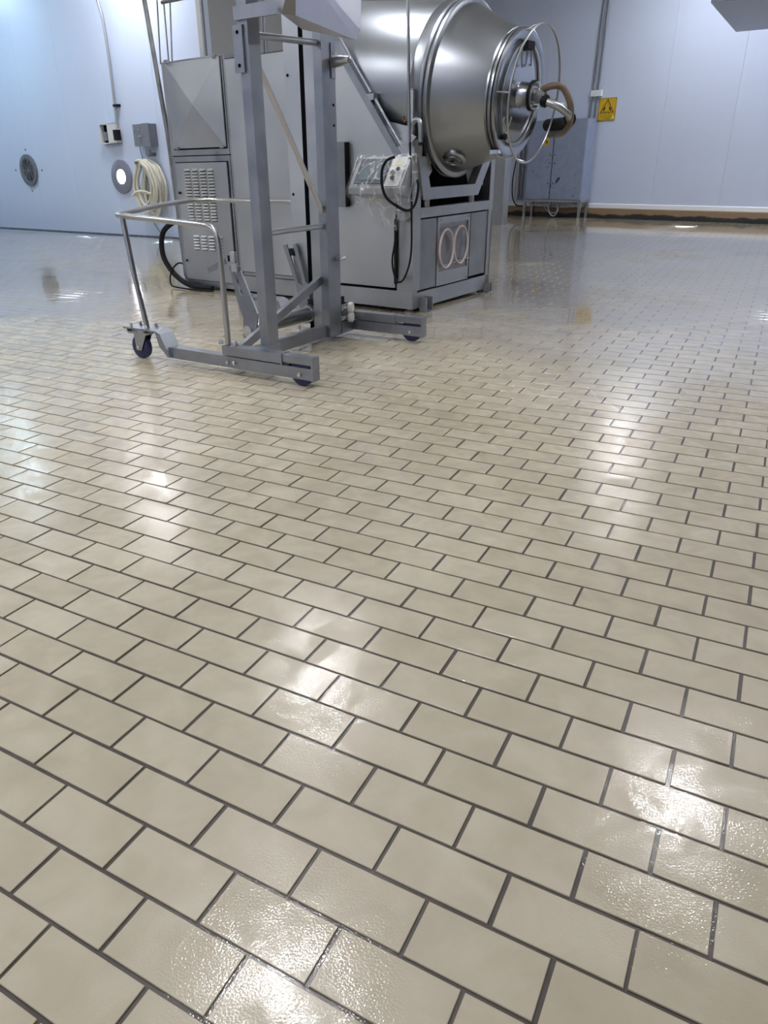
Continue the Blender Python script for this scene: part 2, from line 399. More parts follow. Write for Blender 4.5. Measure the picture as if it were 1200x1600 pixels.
# ------------------------------------------------------------------ ceiling lamps, some unseen and added as fill
def lamp(x, y, label, glow='lamp_glow', s=.165, z=None):
    t = thing('ceiling_lamp', label, 'lamp', (x, y, CEIL if z is None else z), 0, 'square lamps on the ceiling')
    bm = BM(); add_box(bm, -s - .04, s + .04, -s - .04, s + .04, -.07, -.0005); finish('housing', bm, 'white_trim', t, bev=.006)
    bm = BM(); add_box(bm, -s, s, -s, s, -.085, -.0702); finish('diffuser', bm, glow, t)
for x, y, lb in ((-1.27, 2.0, 'square ceiling lamp nearest above the wet foreground tiles'), (-2.79, 5.03, 'square ceiling lamp over the machine corner'), (1.0, 4.96, 'square ceiling lamp over the open floor on the right'),
                 (-1.03, 13.0, 'square ceiling lamp in front of the back wall sign'), (-8.24, 8.3, 'square ceiling lamp over the hose coil'), (-5.5, 1.5, 'added square fill lamp over the left floor'),  # the left-floor lamp is unseen, added as fill
                 (-1.0, -2.6, 'added square fill lamp behind the viewer'), (2.7, 12.7, 'added square fill lamp at the right end of the back wall'), (4.0, 9.5, 'added square fill lamp far along the right wall'),  # all three unseen, added to brighten the walls and steel
                 (-5.2, -2.6, 'added square fill lamp behind the viewer on the left'), (-9.6, -1.6, 'added square fill lamp far left behind the viewer'), (-10.0, 3.4, 'added square fill lamp over the far left floor')):  # unseen too, added so the steel reflects a brighter room
    lamp(x, y, lb, s=.22 if y > 9 and x > 2 else .165)
lamp(-11.7, 8.2, 'bluish square ceiling lamp above the fan grille', 'lamp_glow_cool')
lamp(-14.6, 8.6, 'unseen bluish lamp added for the wall glow, far left corner', 'lamp_glow_cool')  # unseen source, added to give the upper left wall its bluish glow
#PART2

def to_ceiling(p, q): return V(p) + (V(q) - V(p)) * ((CEIL - .003 - p[2]) / (q[2] - p[2]))

# ------------------------------------------------------------------ tumbling machine
mc = thing('meat_tumbler', 'large stainless steel tumbling machine with a tilted round drum and cabinet', 'machine', MC.o, MC.deg)
# base frame
bm = BM()
for a in ((-1.90, 0, 0, .07, .03, .165), (-.07, 0, .07, 1.27, .03, .15), (-1.90, 0, 1.20, 1.27, .03, .15), (-1.90, -1.83, .07, 1.2, .03, .165)): add_box(bm, *a)
finish('base_frame', bm, 'frame_steel', mc, bev=.004)
box('cabinet_plinth', 'frame_steel', mc, -2.71, -1.905, .0, .60, .03, .068)
for x, y in ((-.06, .05), (-.05, 1.22), (-1.85, .05), (-1.85, 1.2), (-2.66, .05), (-2.66, .55)):
    lathe('foot', 'frame_steel', mc, [(0, 0), (0, .035), (.012, .035), (.016, .016), (.034, .016), (.034, 0)], (x, y, 0), (0, 0, 1), 20)
bm = BM(); add_box(bm, .002, .07, .10, .108, .0, .11); add_box(bm, .002, .07, .19, .198, .0, .11); add_box(bm, .002, .08, .10, .198, .0, .008)
finish('foot_bracket', bm, 'frame_steel', mc, bev=.001)
bm = BM(); add_box(bm, .002, .06, 1.17, 1.26, .0, .008); add_box(bm, .002, .05, 1.20, 1.208, .0, .08); add_box(bm, .002, .05, 1.245, 1.253, .0, .08)
finish('foot_bracket', bm, 'frame_steel', mc, bev=.001)
# lower body behind the panels
box('lower_body', 'black_void', mc, -1.88, -.075, .04, 1.2, .17, .70, 0)
# control cabinet
cab = box('control_cabinet', 'frame_steel', mc, -2.71, -1.905, .012, .60, .069, 1.94)
def door(name, x0, x1, z0, z1, parent=mc, m='panel_steel', y=.012, pr=.018, gap=.008):
    box('door_gap', 'black_void', parent, x0 - gap, x1 + gap, y - .002, y - .0003, z0 - gap, z1 + gap, 0)
    return box(name, m, parent, x0, x1, y - pr, y - .0022, z0, z1, .003)
# upper door, cross-broken sheet
x0, x1, z0, z1 = -2.645, -1.955, 1.245, 1.925
box('door_gap', 'black_void', mc, x0 - .012, x1 + .006, .010, .0117, z0 - .012, z1 + .004, 0)
bm = BM(); y0, y1 = .0095, -.004
q = [bm.verts.new((x, y0, z)) for x, z in ((x0, z0), (x1, z0), (x1, z1), (x0, z1))]; r = [bm.verts.new((x, y1, z)) for x, z in ((x0, z0), (x1, z0), (x1, z1), (x0, z1))]
c = bm.verts.new(((x0 + x1) / 2, y1 - .030, (z0 + z1) / 2)); bm.faces.new(q)
for i in range(4): bm.faces.new((q[i], q[(i + 1) % 4], r[(i + 1) % 4], r[i])); bm.faces.new((r[i], r[(i + 1) % 4], c))
ud = finish('upper_door', bm, 'panel_steel', mc); ud['label'] = 'upper cabinet door with an X-shaped crease'
for x in (x0 + .05, x1 - .05):
    box('clip', 'frame_steel', ud, x - .03, x + .01, -.03, .0, z1 - .005, z1 + .025, .002)
    box('clip', 'frame_steel', ud, x - .015, x + .03, -.02, -.004, z0 - .008, z0 + .014, .002)
box('rail_gap', 'black_void', mc, -2.69, -1.915, .0105, .0117, 1.178, 1.186, 0)
ld = door('lower_door', -2.655, -1.965, .085, 1.125); ld['label'] = 'lower cabinet door with louvre slots'
bm = BM()
def louvres(xa, za, cols, rows, dx, dz):
    for i in range(cols):
        for k in range(rows):
            X = xa + i * dx; Z = za - k * dz
            vs = [bm.verts.new(p) for p in ((X, -.0062, Z), (X + .075, -.0062, Z), (X + .072, -.022, Z - .018), (X + .003, -.022, Z - .018), (X, -.0062, Z - .021), (X + .075, -.0062, Z - .021))]
            bm.faces.new((vs[0], vs[1], vs[2], vs[3])); bm.faces.new((vs[3], vs[2], vs[5], vs[4])); bm.faces.new((vs[0], vs[3], vs[4])); bm.faces.new((vs[1], vs[5], vs[2]))
louvres(-2.525, 1.075, 4, 17, .104, .0265); louvres(-2.49, .50, 4, 5, .104, .0275)
lv = finish('louvre_slots', bm, 'lit_louvre_steel', ld); lv['kind'] = 'stuff'
bm = BM()
for xa, za, rows, dz in ((-2.525, 1.075, 17, .0265), (-2.49, .50, 5, .0275)):
    for i in range(4):
        for k in range(rows): X = xa + i * .104; Z = za - k * dz; add_box(bm, X, X + .075, -.0085, -.0061, Z - .0262, Z - .0212)
lo = finish('louvre_opening_shade', bm, 'black_void', ld); lo['kind'] = 'stuff'  # black strips stand in for the shade at the louvre openings
disc('lock', 'black_rubber', ld, (-2.62, -.006, .87), (0, -1, 0), .012, .014, 14); disc('lock', 'black_rubber', ld, (-2.625, -.006, .26), (0, -1, 0), .010, .012, 14)
box('side_gap', 'black_void', mc, -1.93, -1.925, .0105, .0117, .08, 1.935, 0)
# big flat panel next to the cabinet and slanted front panel
door('flat_panel', -1.885, -1.205, .205, 1.895)
bm = BM(); sl = [(-1.19, .185), (-.165, .185), (-.165, 1.135), (-.70, 1.885), (-1.19, 1.885)]
add_prism(bm, sl, 1, .0, .012); fp = finish('slanted_front_panel', bm, 'panel_steel', mc, bev=.002)
prism('panel_gap', 'black_void', mc, [(-1.20, .168), (-.152, .168), (-.152, 1.12), (-1.20, 1.12)], 1, .013, .016, 0)
bm = BM(); add_prism(bm, [(-1.88, .17), (-.16, .17), (-.16, 1.10), (-.72, 1.86), (-1.88, 1.86)], 1, .018, .03); finish('front_wall', bm, 'frame_steel', mc)
prism('rear_wall', 'frame_steel', mc, [(-1.88, .17), (-.0, .17), (-.0, .70), (-.2, 1.10), (-.72, 1.86), (-1.88, 1.86)], 1, 1.245, 1.27)
e1, e2 = V((-.71, .02, 1.90)), V((-.135, .02, 1.135))
eb = bar('edge_channel', 'lifter_steel', mc, e1, e2, .07, .05, (1, 0, 0)); d = (e2 - e1)
tube('edge_pipe', 'lifter_steel', eb, [e1 + V((.03, -.0, .03)), e1 + d * .48 + V((.03, 0, .03))], .010); tube('edge_pipe', 'lifter_steel', eb, [e1 + d * .5 + V((.035, 0, .03)), e2 + V((.035, 0, .03))], .012)
box('edge_clamp', 'frame_steel', eb, *[k for p in ((e1 + d * .49),) for k in (p.x - .01, p.x + .07, p.y - .03, p.y + .03, p.z - .01, p.z + .03)])
box('panel_clip', 'frame_steel', fp, -.755, -.72, -.006, .012, 1.886, 1.91, .002)
# near corner post and right face
box('corner_post', 'frame_steel', mc, -.148, 0, .0, .10, .166, 1.20, .005)
box('post_gap', 'black_void', mc, -.161, -.1485, .006, .012, .17, .86, 0)
box('far_post', 'frame_steel', mc, -.07, 0, 1.20, 1.27, .151, 1.16, .004)
box('top_rail', 'frame_steel', mc, -.075, 0, .101, 1.199, .702, .775, .004)
box('side_backing', 'black_void', mc, -.072, -.03, .101, 1.199, .152, .70, 0)
sp_ = box('side_panel', 'shaded_side_steel', mc, -.029, -.008, .045 + .058, .352, .165, .69, .003)
box('side_panel', 'shaded_side_steel', mc, -.029, -.008, .905, 1.195, .172, .69, .003)
sd = box('service_door', 'shaded_side_steel', mc, -.029, -.016, .362, .885, .16, .69, .003)
bm = BM()
for a in ((.362, .395, .16, .69), (.86, .885, .16, .69), (.395, .86, .64, .69), (.395, .86, .16, .27)): add_box(bm, -.0155, -.004, *a)
finish('door_frame', bm, 'frame_steel', sd, bev=.002)
for p in ((.40, .672), (.85, .672), (.40, .18), (.85, .18)): disc('screw', 'chrome', sd, (-.003, *p), (1, 0, 0), .008, .005, 10)
tube('hanger_rod', 'tube_steel', sd, [(.006, .40, .315), (.006, .88, .335)], .004, 8)
# dark recess and cradle
bm = BM(); add_box(bm, -.62, -.60, .06, 1.24, .705, 1.05); add_box(bm, -.60, -.08, .06, 1.2, .705, .72); finish('recess_lining', bm, 'black_void', mc)
bm = BM()
add_prism(bm, [(.115, .83), (.965, .83), (.905, .915), (.21, .915)], 0, -.05, .015)
add_prism(bm, [(.115, .83), (.21, .915), (.13, 1.13), (.03, 1.13)], 0, -.05, .015)
add_prism(bm, [(.965, .83), (1.19, 1.13), (1.07, 1.13), (.905, .915)], 0, -.05, .015)
cr = finish('cradle_frame', bm, 'frame_steel', mc, bev=.003)
bm = BM(); add_prism(bm, [(.215, .92), (.335, 1.03), (.28, 1.13), (.14, 1.13)], 0, -.12, -.052); finish('cradle_bracket', bm, 'panel_steel', mc, bev=.004)
bm = BM(); add_prism(bm, [(.90, .92), (1.07, 1.13), (.99, 1.13), (.86, 1.02)], 0, -.12, -.052); finish('cradle_bracket', bm, 'panel_steel', mc, bev=.004)
for y in (.24, .20): disc('bolt', 'black_rubber', mc, (-.0505, y, 1.05 - (y - .2)), (1, 0, 0), .009, .006, 10)
for y in (.2, .9): lathe('cradle_foot', 'frame_steel', mc, [(0, 0), (0, .03), (.055, .03), (.055, 0)], (-.02, y, .775), (0, 0, 1), 16)
# drum
DC = V((.02, .65, 1.572)); az, el = math.radians(2.5), math.radians(-6)
DA = V((math.cos(el) * math.cos(az), math.cos(el) * math.sin(az), math.sin(el)))
DU = DA.cross(V((0, 0, 1))).normalized(); DW = DU.cross(DA)      # DU points to the viewer's side (-y), DW up
def dp_(s, r, deg): return DC + DA * s + (DU * math.cos(math.radians(deg)) + DW * math.sin(math.radians(deg))) * r
drum = lathe('drum', 'drum_steel', mc, [(-1.42, 0), (-1.42, .38), (-1.30, .54), (-1.22, .582), (-.155, .582), (-.15, .586), (-.14, .586), (-.135, .582), (-.03, .578), (.0, .572), (.03, .563), (.40, .410), (.425, .395), (.425, .30), (.41, 0)], DC, DA, 96)
lathe('drum_ring', 'drum_steel', drum, [(-.055, .57), (-.055, .595), (-.045, .603), (-.022, .603), (-.018, .589), (-.004, .589), (0, .603), (.018, .603), (.024, .596), (.026, .56)], DC, DA, 96)['label'] = 'double steel running ring around the drum'
lathe('neck_band', 'lid_steel', drum, [(.385, .413), (.385, .424), (.40, .426), (.405, .412), (.418, .412), (.42, .424), (.432, .426), (.435, .40)], DC, DA, 72)
# sight glass on the cone
hp = V((.043, -.269, -.451)); hn = V((-.143, -.5, -.854)).normalized()
rm = Matrix.Rotation(-MC.a, 3, 'Z'); hp = DC + rm @ hp; hn = rm @ hn
sgl = lathe('sight_glass', 'lid_steel', drum, [(-.02, 0), (-.02, .095), (.022, .095), (.028, .088), (.03, .066), (.024, .060), (.024, 0)], hp, (hn + V((.2, 0, 0))).normalized(), 40)
sn = (hn + V((.2, 0, 0))).normalized()
lathe('glass', 'bezel', sgl, [(.025, 0), (.025, .058), (.03, .056), (.031, 0)], hp, sn, 32)
lathe('glass_rim', 'chrome', sgl, [(.03, .048), (.036, .051), (.036, .057), (.03, .059)], hp, sn, 32)
u_ = sn.cross(V((1, 0, 0))).normalized(); bar('wiper', 'chrome', sgl, hp + sn * .036 - V((.028, 0, 0)), hp + sn * .036 + V((.028, 0, 0)) + u_ * .004, .014, .004, sn)
# lid: flange, dished door, hub
lid = lathe('lid', 'lid_steel', mc, [(.436, 0), (.436, .415), (.442, .422), (.458, .422), (.464, .415), (.464, .345), (.458, .335), (.452, .32), (.458, .30), (.464, .24), (.468, .12), (.469, 0)], DC, DA, 96)
lid['label'] = 'round dished drum lid with a wide flange'
lathe('lid_seal', 'tube_steel', lid, [(.465, .335), (.474, .338), (.474, .318), (.462, .315)], DC, DA, 72)
hub = lathe('hub', 'lid_steel', lid, [(.468, .088), (.472, .085), (.55, .083), (.552, 0)], DC, DA, 40)
lathe('clamp_ring', 'black_rubber', lid, [(.552, .094), (.552, .10), (.572, .10), (.572, 0)], DC, DA, 40)
lathe('coupling_plate', 'lid_steel', lid, [(.573, .086), (.573, .092), (.588, .092), (.588, 0)], DC, DA, 40)
for k in range(6): disc('nut', 'chrome', lid, dp_(.588, .073, 60 * k + 20), DA, .014, .022, 6)
lathe('coupling_core', 'fan_grey', lid, [(.589, .05), (.64, .045), (.66, .03), (.66, 0)], DC, DA, 24)
for dg in (68, 100):
    a, b_ = dp_(.475, .30, dg), dp_(.49, .20, dg + (6 if dg > 90 else -10)); tube('handle', 'pipe_old', lid, [dp_(.466, .30, dg), a, b_, dp_(.49, .195, dg + (-4 if dg > 90 else 2))], .007, 8)
box('hinge_block', 'black_rubber', lid, *[k for p in (dp_(.478, .315, 84),) for k in (p.x - .014, p.x + .03, p.y - .055, p.y + .055, p.z - .03, p.z + .02)], .004)
tube('handle', 'chrome', lid, [dp_(.466, .335, -52), dp_(.49, .33, -52), dp_(.495, .22, -43), dp_(.468, .19, -52)], .008, 8)
disc('lever_knob', 'black_rubber', lid, dp_(.466, .34, -54), DA, .022, .03, 12)
# guard hoop in front of the lid
GR = [dp_(.577, .443, 5 * k) for k in range(72)]
gd = tube('guard_hoop', 'tube_steel', mc, GR, .0075, 8, True)
for k in (0, 85, 180, 265):
    tube('standoff', 'tube_steel', gd, [dp_(.46, .40, k), dp_(.50, .425, k), dp_(.575, .442, k)], .006, 8)
box('catch', 'chrome', mc, *[k for p in (dp_(.42, .43, -62),) for k in (p.x - .03, p.x + .04, p.y - .02, p.y + .02, p.z - .015, p.z + .012)])
# hoses on the coupling
hs = dp_(.63, .0, 0)
tube('air_hose', 'hose_brown', mc, [hs + V((.0, -.01, .035)), hs + V((.075, 0, .06)), hs + V((.145, .03, .045)), hs + V((.20, .06, -.06)), hs + V((.175, .14, -.18)), hs + V((.08, .27, -.235)), hs + V((-.03, .42, -.24)), hs + V((-.15, .52, -.24))], .023, 12, smooth=8)['label'] = 'brown rubber hose looping beside the lid'
disc('hose_ferrule', 'white_nylon', mc, hs + V((-.015, -.01, .034)), (1, 0, .1), .022, .03, 14)
e0 = hs + V((.02, -.005, -.03)); 
tube('swivel_elbow', 'frame_steel', mc, [e0, e0 + V((.06, 0, -.02)), e0 + V((.12, .03, -.045)), e0 + V((.17, .07, -.09)), e0 + V((.16, .14, -.13))], [.026, .025, .030, .027, .024], 16)
disc('swivel_nut', 'black_rubber', mc, e0 + V((-.01, 0, .003)), (1, 0, -.25), .042, .045, 8)
tube('vacuum_hose', 'black_rubber', mc, [e0 + V((.15, .15, -.12)), e0 + V((.08, .30, -.135)), e0 + V((-.03, .43, -.14)), e0 + V((-.2, .56, -.14))], .045, 14, smooth=6)
# pipes and bits between panel and drum
pl = MC.Y(640, 232, -.03); pt = to_ceiling(pl, MC.Y(637, -40, -.03))
tube('riser_pole', 'tube_steel', mc, [pl, pt], .011, 10)
prism('gusset_plate', 'panel_steel', mc, [(MC.Y(602, 189, .05).x, MC.Y(602, 189, .05).z), (MC.Y(640, 198, .05).x, MC.Y(640, 198, .05).z), (MC.Y(648, 225, .05).x, MC.Y(648, 225, .05).z), (MC.Y(622, 232, .05).x, MC.Y(622, 232, .05).z)], 1, .06, .068)
prism('cover_plate', 'panel_steel', mc, [(p.x, p.z) for p in (MC.Y(625, 212, -.02), MC.Y(637, 203, -.02), MC.Y(651, 214, -.02), MC.Y(641, 226, -.02))], 1, -.03, -.02)
hk = [MC.Y(x, y, .03) for x, y in ((645, 204), (644, 196), (647, 189), (652, 187), (656, 191), (657, 202), (657, 222))]
tube('hook_strap', 'frame_steel', mc, hk, .018, 8, smooth=4)
box('ring_guard', 'panel_steel', mc, -.075, -.03, .015, .035, 1.21, 1.56, .003); box('ring_guard_tab', 'frame_steel', mc, -.085, -.02, .01, .04, 1.561, 1.567, 0)
tube('copper_lead', 'copper', mc, [MC.Y(632, 181, .0), MC.Y(630, 187, .0), MC.Y(633, 191, 0)], .008, 8)
box('post_cap', 'frame_steel', mc, -.135, -.02, .01, .08, 1.2005, 1.245, .004)
# control box on the front panel
prof = [(-.001, 1.135), (-.05, 1.135), (-.20, .925), (-.20, .885), (-.001, .845)]
cbx = prism('control_box', 'frame_steel', mc, [(-.50, 0)] and prof, 0, -.50, -.06, .006) if False else None
bm = BM(); add_prism(bm, prof, 0, -.46, .012); cbx = finish('control_box', bm, 'frame_steel', mc, bev=.005)
f0, f1 = V((0, -.05, 1.135)), V((0, -.20, .925)); fd = (f1 - f0).normalized(); fn = V((0, fd.z, -fd.y)); fn = fn if fn.y < 0 else -fn
def on_face(x, t, h): return V((x, 0, 0)) + f0 + fd * t + fn * h
def face_box(name, m, parent, xa, xb, ta, tb, ha, hb):
    bm = BM(); vs = [bm.verts.new(on_face(x, t, h)) for x in (xa, xb) for t in (ta, tb) for h in (ha, hb)]
    for f in ((0, 1, 3, 2), (4, 6, 7, 5), (0, 4, 5, 1), (2, 3, 7, 6), (0, 2, 6, 4), (1, 5, 7, 3)): bm.faces.new([vs[i] for i in f])
    return finish(name, bm, m, parent, bev=.002)
bz = face_box('bezel', 'bezel', cbx, -.42, -.155, .025, .225, .001, .012)
face_box('screen', 'screen', cbx, -.39, -.185, .05, .20, .0125, .0145)
face_box('button_plate', 'box_white', cbx, -.135, -.01, .01, .245, .001, .006)
face_box('button_label', 'label_cream', cbx, -.11, -.05, .05, .08, .0065, .0075)
for x, t, m_ in ((-.055, .115, 'button_dark'), (-.095, .14, 'chrome'), (-.08, .185, 'button_dark')): disc('button', m_, cbx, on_face(x, t, .0062), fn, .017, .016, 16)
# junction box beside the lifter mast
gb = box('junction_box', 'grey_box', mc, -.705, -.605, -.055, -.001, .78, 1.245, .004); box('lid_edge', 'black_rubber', gb, -.6045, -.600, -.055, -.002, .785, 1.24, .0)
# cables
tube('control_cable', 'dark_cable', mc, [MC.Y(x, y, -.06) for x, y in ((641, 222), (641, 240), (642, 270), (643, 300), (643, 340), (643, 385), (639, 415), (630, 437), (621, 440), (615, 425), (613, 405), (617, 378), (619, 345))], .0075, 8, smooth=5)
tube('cable_loop', 'dark_cable', mc, [MC.Y(x, y, c) for x, y, c in ((617, 245, -.2), (604, 251, -.22), (597, 266, -.24), (597, 290, -.25), (604, 309, -.24), (620, 322, -.2), (637, 329, -.12), (648, 320, -.04), (653, 300, -.01), (653, 285, .02), (648, 276, .06))], .010, 8, smooth=5)
box('cable_duct', 'black_rubber', mc, MC.Y(617, 345, -.01).x, MC.Y(617, 345, -.01).x + .022, -.02, -.001, .22, .70, 0)
disc('cable_gland', 'frame_steel', mc, MC.Y(637, 338, -.002), (0, -1, 0), .035, .07, 14)
# rods and pipes that rise from the cabinet
for px_, py_, tx_ in ((250, 92, 243), (263, 91, 252), (268, 88, 264)):
    p = MC.Y(px_, py_, .10); p.z = 1.941; t_ = to_ceiling(p, MC.Y(tx_, -40, .10)); tube('riser_rod', 'pipe_old', mc, [p, t_], .0065, 8)
lp = [MC.Y(288, 432, -.0), MC.Y(263, 240, -.0), MC.Y(250, 160, .0), MC.Y(222, 0, .0), MC.Y(214, -50, .0)]
lp = [V((p.x - .03, .05, p.z)) for p in lp]; lp.append(to_ceiling(lp[-2], lp[-1]))
tube('drain_pipe', 'pipe_old', mc, lp, .021, 12, smooth=4)
for x in (412, 416):
    p = MC.Y(x, 82, .2); p.z = 1.862; t_ = to_ceiling(p, MC.Y(x - 6, -40, .2)); tube('riser_rod', 'conduit_dark', mc, [p, t_], .012, 10)
bm = BM(); hb_ = MC.Y(262, 2, .10); add_tube(bm, [V((hb_.x - .08, .10, hb_.z)), V((hb_.x + .38, .12, hb_.z + .0))], .014, 8); finish('rod_bracket', bm, 'pipe_old', mc, smooth=True)

# ------------------------------------------------------------------ things around the machine
# gasket rings hanging on the service door
for yc, zc, lb in ((.485, .445, 'pale pink gasket ring hanging on the service door, the one nearer the corner post'), (.715, .455, 'pale pink gasket ring hanging on the service door, the one nearer the far post')):
    R_ = [V((.012 + .004 * math.cos(PI * k / 18), 0.104 * math.cos(PI * k / 18), .148 * math.sin(PI * k / 18))) for k in range(36)]
    o = tube('gasket_ring', 'gasket_pink', None, R_, .0085, 8, True); o.location = MC.world((.0, yc, zc)); o.rotation_euler = (0, 0, MC.a)
    tag(o, lb, 'gasket', 'gasket rings on the service door')
# plastic sheet over the control box
RP = random.Random(5); bm = BM(); grid = []
pf = [(.0, 1.150), (-.055, 1.150), (-.10, 1.087), (-.155, 1.010), (-.212, .930), (-.218, .880), (-.20, .83), (-.165, .79), (-.14, .745), (-.12, .70), (-.105, .67)]
nx = 26
for i, (y, z) in enumerate(pf):
    row_ = []
    for k in range(nx + 1):
        t = k / nx; xa = -.478 + max(0, i - 5) * .045; xb = .03 + (.0 if i < 5 else -.012 * (i - 5))
        wob = .0 if i < 5 else .022
        row_.append(bm.verts.new((xa + (xb - xa) * t, y - .006 - abs(RP.gauss(0, .004)) + wob * math.sin(t * 17 + i * .9) * .8, z + (RP.uniform(-.02, .02) if i > 8 else RP.uniform(0, .004)) - (.05 * math.sin(t * 3.1) if i > 8 else 0))))
    grid.append(row_)
for i in range(len(pf) - 1):
    for k in range(nx): bm.faces.new((grid[i][k], grid[i][k + 1], grid[i + 1][k + 1], grid[i + 1][k]))
for side, k in ((-1, 0), (1, nx)):
    edge = [grid[i][k] for i in range(7)]; back = [bm.verts.new((v.co.x + side * .008, -.004 - i * .004, v.co.z - .01)) for i, v in enumerate(edge)]
    for i in range(6): bm.faces.new((edge[i], back[i], back[i + 1], edge[i + 1]))
o = finish('plastic_sheet', bm, 'clear_plastic', None, smooth=True); o.location = MC.o; o.rotation_euler = (0, 0, MC.a)
o.modifiers.new('sub', 'SUBSURF').levels = 1; o.modifiers['sub'].render_levels = 2
tag(o, 'crumpled clear plastic sheet wrapped over the control box', 'plastic sheet')
# black hose from the cabinet side to the floor
o = tube('floor_hose', 'dark_cable', None, [MC.world(p) for p in ((-2.735, .10, .62), (-2.85, .07, .60), (-2.98, .04, .52), (-3.02, .02, .40), (-2.98, .0, .25), (-2.83, -.02, .12), (-2.62, -.05, .045), (-2.42, -.06, .026), (-2.25, -.05, .026))], .026, 12, smooth=6)
tag(o, 'thick black hose bending from the cabinet side down to the floor', 'hose')
o = tube('thin_cable', 'dark_cable', None, [MC.world(p) for p in ((-2.735, .06, .20), (-2.80, .02, .22), (-2.84, -.05, .14), (-2.80, -.10, .03), (-2.66, -.12, .012), (-2.4, -.12, .010), (-2.2, -.10, .010))], .008, 8, smooth=6)
tag(o, 'thin black cable lying under the cabinet door', 'cable')

# ------------------------------------------------------------------ bin lifter
bl = thing('bin_lifter', 'mobile stainless bin lifter with blue castors, push handle and mast', 'lifter', TR.o, TR.deg)
def leg(ty, x0, name='leg'):
    bm = BM(); add_box(bm, x0, .085, ty - .03, ty - .024, .04, .105); add_box(bm, x0, .085, ty + .024, ty + .03, .04, .105); add_box(bm, x0, -.10, ty - .024, ty + .024, .045, .105)
    add_box(bm, .078, .09, ty - .031, ty + .031, .034, .165)
    lg = finish(name, bm, 'lifter_steel', bl, bev=.003)
    bm = BM(); add_box(bm, -.555 if ty < .5 else -.45, -.115, ty - .034, ty + .034, .112, .165); add_box(bm, -.12, .077, ty - .028, ty + .028, .122, .163); add_box(bm, -.125, -.115, ty - .036, ty + .036, .10, .168)
    finish('upper_bar', bm, 'lifter_steel', lg, bev=.004)
    for x in (0, -.52, -.47): disc('bolt', 'chrome', lg, (x, ty - .031, .065 if x == 0 else .072), (0, -1, 0), .011, .010, 12)
    wh = lathe('roller', 'blue_wheel', bl, [(-.018, 0), (-.018, .066), (-.014, .074), (.014, .074), (.018, .066), (.018, 0)], (0, ty, .0742), (0, 1, 0), 32)
    lathe('roller_hub', 'white_nylon', wh, [(-.0195, 0), (-.0195, .02), (.0195, .02), (.0195, 0)], (0, ty, .0742), (0, 1, 0), 20)
    return lg
l1 = leg(.0, -1.03); l1['label'] = 'near straddle leg of the lifter'
l2 = leg(1.225, -.98); l2['label'] = 'far straddle leg of the lifter'
def castor(x, y, wheel, m, post):
    bm = BM(); add_prism(bm, [(x + .22, .165 - .06), (x + .29, .045), (x + .30, .05), (x + .235, .185), (x + .20, .20), (x - .09, .20), (x - .09, .19), (x + .195, .19)], 1, y - .055, y + .055)
    finish('castor_plate', bm, 'lifter_steel', bl, bev=.002)
    for sx in (-.07, .07):
        for sy in (-.04, .04): disc('bolt', 'chrome', bl, (x + .04 + sx, y + sy, .2005), (0, 0, 1), .009, .022, 8)
    bm = BM(); add_box(bm, x - .085, x + .09, y - .03, y + .03, .156, .170)
    for s in (-1, 1): add_prism(bm, [(x - .03, .155), (x + .075, .155), (x + .022, .055), (x - .022, .055)], 1, y + s * .027 - .002, y + s * .027 + .002)
    add_tube(bm, [(x + .03, y, .168), (x + .03, y, .19)], .04, 20)
    fk = finish('castor_fork', bm, 'frame_steel', bl, bev=.001)
    wh = lathe('wheel', m, bl, [(-.02, 0), (-.02, .062), (-.015, .0745), (.015, .0745), (.02, .062), (.02, 0)], (x, y, .075), (0, 1, 0), 36)
    lathe('axle', 'chrome', wh, [(-.036, 0), (-.036, .012), (.036, .012), (.036, 0)], (x, y, .075), (0, 1, 0), 14)
    box('brake_tab', 'black_rubber', fk, x - .10, x - .086, y - .018, y + .018, .152, .185, .003)
castor(-1.275, .0, 'wheel', 'blue_wheel', True); castor(-1.33, 1.225, 'wheel', 'white_wheel', False)
# push handle
tube('handle_post', 'tube_steel', bl, [(-1.205, .0, .201), (-1.255, .0, .50), (-1.30, .01, .835)], .0165, 14)
fh = [(-1.385, .06, .848), (-1.36, .03, .847), (-1.28, .01, .845), (-1.0, .0, .832), (-.70, .0, .815), (-.60, .0, .806), (-.555, .0, .78), (-.535, .0, .72), (-.533, .0, .5), (-.533, .0, .166)]
tube('push_handle', 'tube_steel', bl, fh, .0165, 14, smooth=5)['label'] = 'bent steel push handle tube'
rh = [(-1.385, .06, .848), (-1.47, .25, .855), (-1.61, .55, .864), (-1.75, .95, .872), (-1.745, 1.14, .870), (-1.65, 1.25, .866), (-1.40, 1.34, .859), (-1.14, 1.33, .858), (-.93, 1.22, .857), (-.80, 1.10, .855)]
tube('handle_loop', 'tube_steel', bl, rh, .0165, 14, smooth=6)['label'] = 'bowed rear loop of the push handle'
for x, y in ((-.533, .0), ):
    for s in (-.055, .055): lathe('cone_nut', 'frame_steel', bl, [(0, 0), (0, .016), (.012, .014), (.028, .006), (.03, 0)], (x + s, y, .1655), (0, 0, 1), 10)
